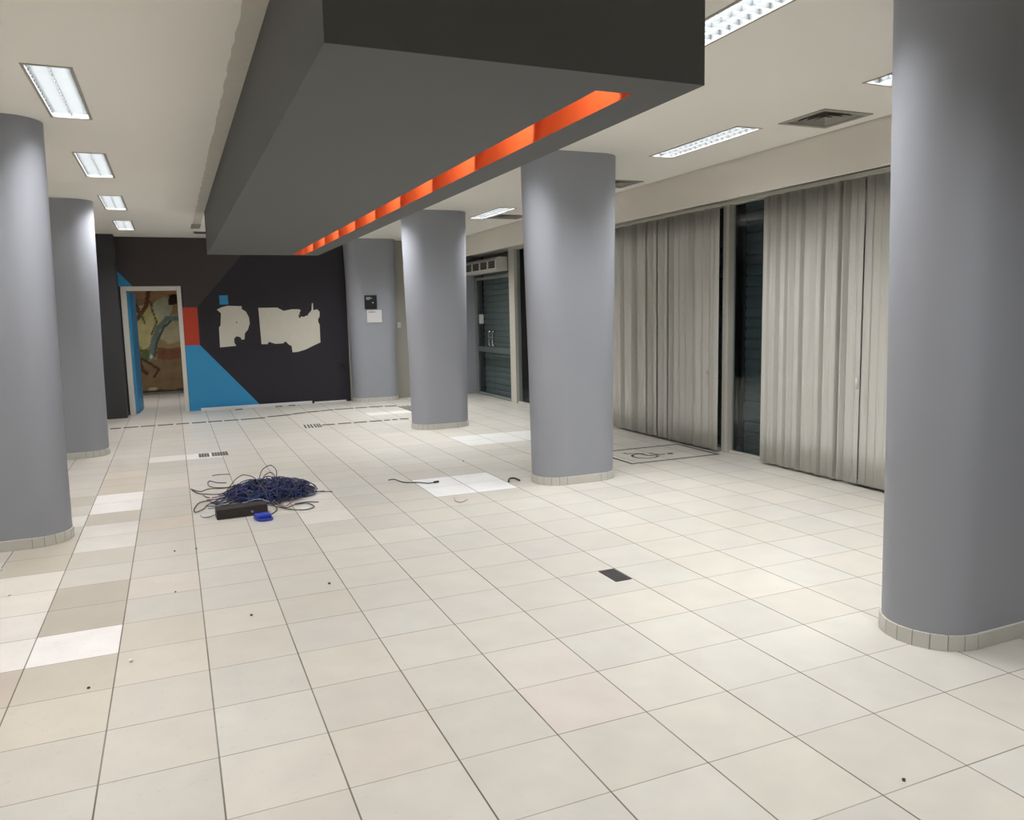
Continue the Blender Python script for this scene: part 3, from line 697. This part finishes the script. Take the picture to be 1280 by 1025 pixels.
# wheelchair marking
t = thing('floor_marking', 'dark outlined rectangle with a wheelchair symbol on the floor beside the blinds', 'floor marking', (4.69, 4.03, .0004))
bm = newbm(); W_, H_, wd = 1.14, .80, .030
for a in ((0, W_, 0, wd), (0, W_, H_-wd, H_), (0, wd, wd, H_-wd), (W_-wd, W_, wd, H_-wd)): box(bm, *a, 0, .0015)
obj('outline', bm, MAT['ink'], t)
bm = newbm()
def stroke(pts, wd):
    pts = [Vector((p[0], p[1])) for p in pts]
    L_ = []; R_ = []
    for i, p in enumerate(pts):
        a = pts[max(0, i-1)]; b_ = pts[min(len(pts)-1, i+1)]; d_ = (b_-a).normalized(); n_ = Vector((-d_.y, d_.x))*wd/2
        L_.append(bm.verts.new((p.x+n_.x, p.y+n_.y, .0015))); R_.append(bm.verts.new((p.x-n_.x, p.y-n_.y, .0015)))
    for i in range(len(pts)-1): bm.faces.new((R_[i], R_[i+1], L_[i+1], L_[i]))
# symbol lies with its head towards the blinds
cx, cy = .38, .33
stroke([(cx+.14*math.cos(a), cy+.14*math.sin(a)) for a in [D(60+270*k/20) for k in range(21)]], .028)
stroke([(.63, .31), (.55, .31), (.42, .32)], .035); stroke([(.55, .32), (.52, .46)], .028); stroke([(.42, .32), (.40, .50), (.28, .53), (.27, .60)], .03)
ring = [bm.verts.new((.70+.04*math.cos(2*PI*k/14), .31+.04*math.sin(2*PI*k/14), .0015)) for k in range(14)]; bm.faces.new(ring)
o = obj('wheelchair_symbol', bm, MAT['ink'], t); o['label'] = 'dark wheelchair symbol'

# floor outlets
t = thing('floor_outlet', 'black rectangular floor vent alone among the pale tiles in the foreground', 'floor vent', (2.735, 1.083, 0))
obj('plate', bbox(-.055, .055, -.105, .105, 0, .004), MAT['ink'], t)
bm = newbm()
for k in range(10): box(bm, -.048, .048, -.096+.02*k, -.086+.02*k, .004, .0055)
obj('slat', bm, MAT['black'], t)
t = thing('floor_outlet', 'pair of small dark floor grilles behind the cable heap', 'floor vent', (.705, 7.02, 0))
for a, b_ in ((-.165, -.045), (-.02, .165)):
    bm = newbm(); box(bm, a, b_, -.13, .13, 0, .004)
    g = obj('grille', bm, MAT['ventmat'], t); bm = newbm()
    n = 4 if b_ < 0 else 6
    for k in range(n):
        for j in range(3):
            w_ = (b_-a)/n; box(bm, a+w_*k+.005, a+w_*(k+1)-.005, -.12+.085*j, -.05+.085*j, .004, .005)
    obj('grille_cell', bm, MAT['ink'], g)

# white trunking lying along the back wall
t = thing('trunking', 'white plastic trunking lying on the floor along the dark back wall', 'trunking', (1.70, 11.945, 0), math.radians(1.6))
obj('channel', bevel(bbox(-.97, .97, -.03, .03, 0, .055), .004, 1), MAT['paper'], t)
t = tag(obj('trunking_offcut', bevel(bbox(-.30, .30, -.02, .02, 0, .03), .003, 1), MAT['paper'], loc=(3.02, 12.01, 0)), 'short white trunking offcut by the wall near the grey pillar', 'trunking')
for k, (x, y, l) in enumerate(((1.35, 11.78, 'dark scrap left of centre in front of the white trunking'), (2.05, 11.86, 'dark scrap in front of the middle of the white trunking'), (2.28, 11.87, 'dark scrap near the right end of the white trunking'))):
    bm = newbm(); prism(bm, [(-.06, -.012), (.05, -.02), (.07, .005), (-.02, .018)], 'z', 0, .012)
    tag(obj('debris', bm, MAT['black'], loc=(x, y, 0)), l, 'debris', 'scraps by the trunking')

# ---------------------------------------------------------------- cable heap
t = thing('cable_heap', 'tangled heap of blue and black cables on the floor', 'cables', (1.0, 4.35, 0))
rg = random.Random(21)
def heapz(x, y):
    q = 1-((x-.07)/.44)**2-((y-.03)/.44)**2
    return .012+.14*max(0, q)**.6
def squiggle(n, r0, amp):
    a = rg.uniform(0, 2*PI); x = rg.gauss(.07, .17); y = rg.gauss(.03, .15); out = []
    da = rg.choice((-1, 1))*rg.uniform(.35, .9)
    for k in range(n):
        x += r0*math.cos(a)*1.25; y += r0*math.sin(a); a += da*rg.uniform(.4, 1.4)
        if ((x-.07)/.36)**2+((y-.03)/.36)**2 > 1: a = math.atan2(-y, .07-x)+rg.uniform(-.9, .9); x = .07+(x-.07)*.94; y *= .95
        out.append((x, y, .008+rg.random()*heapz(x, y)))
    return out
def straggler():
    y = rg.uniform(-.28, .22); return [(.1, y*.6+.05, .06), (-.15, y*.8+.04, .035), (-.30+rg.uniform(-.05, .05), y+rg.uniform(-.05, .05), .012), (-.42+rg.uniform(-.06, .08), y+rg.uniform(-.08, .08), .008)]
for nm, mt, cnt, lab in (('cable_tangle', 'cblue', 62, 'dense dark blue cable tangle'), ('cable_tangle', 'cdark', 20, 'black cables in the tangle'), ('cable_tangle', 'cpale', 7, 'pale blue cables in the tangle'), ('cable_tangle', 'cpurple', 5, 'purple cables in the tangle')):
    bm = newbm()
    for _ in range(cnt): tube(bm, smoothpath(squiggle(rg.randint(9, 16), .085, 1), 4), .0042 if mt != 'cpale' else .0036, 5)
    for _ in range(4): tube(bm, smoothpath(straggler(), 6), .0042, 5)
    o = obj(nm, bm, MAT[mt], t); o['label'] = lab; o['kind'] = 'stuff'
loops = [
    ('cdark', [(.90, 4.90, .04), (.73, 4.93, .01), (.61, 5.0, .01), (.57, 5.14, .012), (.59, 5.33, .01), (.66, 5.21, .01), (.74, 5.17, .008)]),
    ('cdark', [(.85, 4.75, .05), (.70, 4.9, .01), (.57, 4.94, .01), (.49, 4.87, .008), (.41, 5.04, .008)]),
    ('cdark', [(.41, 5.03, .012), (.46, 4.82, .008), (.55, 4.70, .01), (.67, 4.62, .02), (.79, 4.73, .05)]),
    ('cdark', [(.51, 4.69, .008), (.53, 4.60, .008), (.56, 4.55, .008)]),
    ('cdark', [(.70, 4.36, .05), (.53, 4.25, .01), (.50, 4.13, .01), (.43, 4.03, .008), (.42, 4.17, .008), (.47, 4.38, .01), (.55, 4.42, .012)]),
    ('cred', [(.47, 4.36, .016), (.57, 4.40, .015), (.69, 4.42, .03), (.80, 4.36, .06)]),
    ('cdark', [(1.0, 3.92, .03), (1.15, 3.75, .01), (1.28, 3.66, .01), (1.36, 3.75, .008), (1.32, 3.89, .01), (1.22, 3.88, .012), (1.13, 3.79, .016), (1.05, 3.95, .03)]),
    ('cdark', [(1.22, 3.88, .018), (1.33, 3.94, .01), (1.42, 3.89, .008)]),
    ('cdark', [(1.28, 4.40, .03), (1.36, 4.39, .01), (1.47, 4.33, .008), (1.61, 4.25, .008)]),
    ('cpale', [(1.25, 4.40, .03), (1.36, 4.32, .012), (1.42, 4.21, .010), (1.47, 4.28, .010), (1.44, 4.37, .012), (1.30, 4.42, .02)]),
    ('cdark', [(1.00, 4.55, .10), (1.01, 4.65, .13), (1.05, 4.72, .19), (1.13, 4.78, .21), (1.17, 4.70, .17), (1.15, 4.62, .11), (1.08, 4.50, .08)]),
    ('cdark', [(1.02, 4.50, .12), (1.06, 4.68, .14), (1.13, 4.72, .15), (1.16, 4.60, .10)]),
    ('cdark', [(1.15, 4.55, .07), (1.23, 4.70, .05), (1.30, 4.80, .045), (1.36, 4.66, .03), (1.45, 4.55, .01)]),
    ('cdark', [(.70, 4.60, .03), (.76, 4.62, .10), (.81, 4.75, .12), (.87, 4.84, .13), (.91, 4.70, .15), (.95, 4.45, .165), (.99, 4.10, .12), (1.02, 3.93, .03)]),
    ('cdark', [(1.25, 4.6, .05), (1.35, 4.68, .035), (1.40, 4.52, .02), (1.38, 4.28, .015), (1.30, 4.10, .02)]),
    ('cpale', [(.75, 3.98, .03), (.85, 4.04, .05), (.95, 4.02, .06), (1.02, 3.95, .04)]),
    ('cred', [(1.05, 4.0, .04), (1.10, 3.92, .02), (1.14, 3.86, .015), (1.22, 3.98, .02), (1.30, 4.08, .02)]),
    ('cpale', [(.46, 3.90, .006), (.48, 3.82, .006), (.53, 3.82, .006), (.57, 3.88, .006)]),
    ('cdark', [(1.05, 3.92, .02), (1.06, 3.80, .01), (1.02, 3.68, .01), (.98, 3.62, .012)]),
    ('cdark', [(.55, 4.35, .02), (.62, 4.22, .012), (.72, 4.20, .03), (.66, 4.10, .012), (.58, 4.16, .012), (.52, 4.20, .01)]),
]
for m_, p in loops:
    bm = newbm(); tube(bm, smoothpath([(a-1.0, b_-4.35, c) for a, b_, c in p], 7), .0042, 6)
    o = obj('loose_cable', bm, MAT[m_], t)
    if m_ != 'cdark': o['label'] = {'cred': 'dull red loose cable', 'cpale': 'pale loose cable'}[m_]
t = thing('equipment_bar', 'long dark brown metal box lying in front of the cable heap', 'metal box', (.79, 3.77, 0), math.radians(2.5))
obj('casing', bevel(bbox(-.215, .185, -.075, .075, 0, .085), .006), MAT['boxdark'], t)
bm = newbm(); cyl(bm, (.06, -.077, .04), (.06, -.073, .04), .012); obj('socket', bm, MAT['steel'], t)
bm = newbm()
for x in (-.15, -.08, .0, .12): box(bm, x, x+.03, -.0765, -.074, .025, .055)
obj('outlet', bm, MAT['black'], t)
t = thing('blue_connector_block', 'bright blue plastic piece at the right end of the dark metal box', 'plastic piece', (.915, 3.545, 0), math.radians(14))
bm = newbm(); box(bm, -.06, .06, -.05, .04, 0, .05); obj('shell', bevel(bm, .014, 3), MAT['brightblue'], t)
bm = newbm(); tube(bm, smoothpath([(-.05, -.05, .012), (-.02, -.085, .012), (.05, -.08, .012), (.06, -.03, .02)], 5), .009, 6); obj('clip', bm, MAT['brightblue'], t)

# loose bits on the floor
bm = newbm(); tube(bm, smoothpath([(2.20, 4.50, .005), (2.26, 4.49, .008), (2.31, 4.33, .005), (2.43, 4.25, .006), (2.50, 4.16, .008), (2.57, 4.16, .010)], 7), .0048, 6)
t = tag(obj('loose_wire', bm, MAT['cdark']), 'single dark cable lying across the white floor tiles', 'cable')
bm = newbm(); cyl(bm, (2.56, 4.16, .011), (2.61, 4.17, .011), .010, 8); obj('plug', bm, MAT['black'], t)
bm = newbm(); tube(bm, smoothpath([(3.20, 3.83, .014), (3.24, 3.90, .022), (3.29, 3.90, .022), (3.31, 3.82, .014)], 6), .009, 7)
tag(obj('rubber_piece', bm, MAT['boxdark']), 'short curved dark piece on the floor beside the blinds column', 'debris')
bm = newbm(); tube(bm, smoothpath([(2.53, 3.47, .004), (2.50, 3.37, .004), (2.53, 3.30, .004), (2.61, 3.36, .006)], 6), .0036, 6)
tag(obj('bent_wire', bm, MAT['orangewire']), 'bent tan wire on the floor in front of the white tiles', 'wire')
bm = newbm(); tube(bm, smoothpath([(.63, 5.64, .004), (.70, 5.66, .004), (.80, 5.63, .004)], 5), .0035, 5)
tag(obj('thin_wire', bm, MAT['cdark']), 'thin dark wire lying behind the cable heap', 'wire')
bm = newbm(); prism(bm, [(-.05, -.05), (.01, -.06), (.05, .0), (.0, .05), (-.04, .03)], 'z', 0, .02); t = tag(obj('debris', bm, MAT['paper'], loc=(-.83, 2.97, 0)), 'crumpled white scrap at the left edge near the column foot', 'debris')
bm = newbm(); tube(bm, smoothpath([(-.04, -.03, .026), (.01, -.02, .03), (.02, .02, .026), (-.03, .03, .026)], 5, True), .006, 5, True); o = obj('ring', bm, MAT['black'], t)
DEB = [((.26, 2.01), .009, 'tiny dark crumb on the tiles left of centre, in front of the cable heap', 'black'), ((.26, 2.91), .012, 'dark crumb on the tile joint below the left end of the cable heap', 'black'),
       ((.40, 2.91), .012, 'dark crumb on the tiles right below the dark metal box', 'black'), ((.64, 1.41), .013, 'small dark crumb in the middle of a foreground tile', 'black'),
       ((1.12, 1.73), .016, 'dark crumb on the tiles between cable heap and black floor vent', 'black'), ((.06, 1.06), .020, 'small white pebble on the tiles at lower left', 'paper'),
       ((-.10, .84), .012, 'small dark crumb beside the white replacement tile at lower left', 'black'), ((3.19, 5.07), .016, 'dark crumb on the floor behind the white tiles', 'black'),
       ((2.53, -1.17), .011, 'dark crumb on the tiles at lower right', 'black'), ((-.65, 2.40), .016, 'small white crumb at the left edge of the floor', 'paper')]
for (x, y), r_, l, m_ in DEB:
    bm = newbm(); bmesh.ops.create_icosphere(bm, subdivisions=1, radius=r_*.7)
    rg = random.Random(int(x*1000)+int(y*10))
    for v in bm.verts: v.co *= rg.uniform(.7, 1.1); v.co.z *= .6
    zm = min(v.co.z for v in bm.verts)
    tag(obj('debris', bm, MAT[m_], loc=(x, y, -zm)), l, 'debris', 'crumbs on the floor')
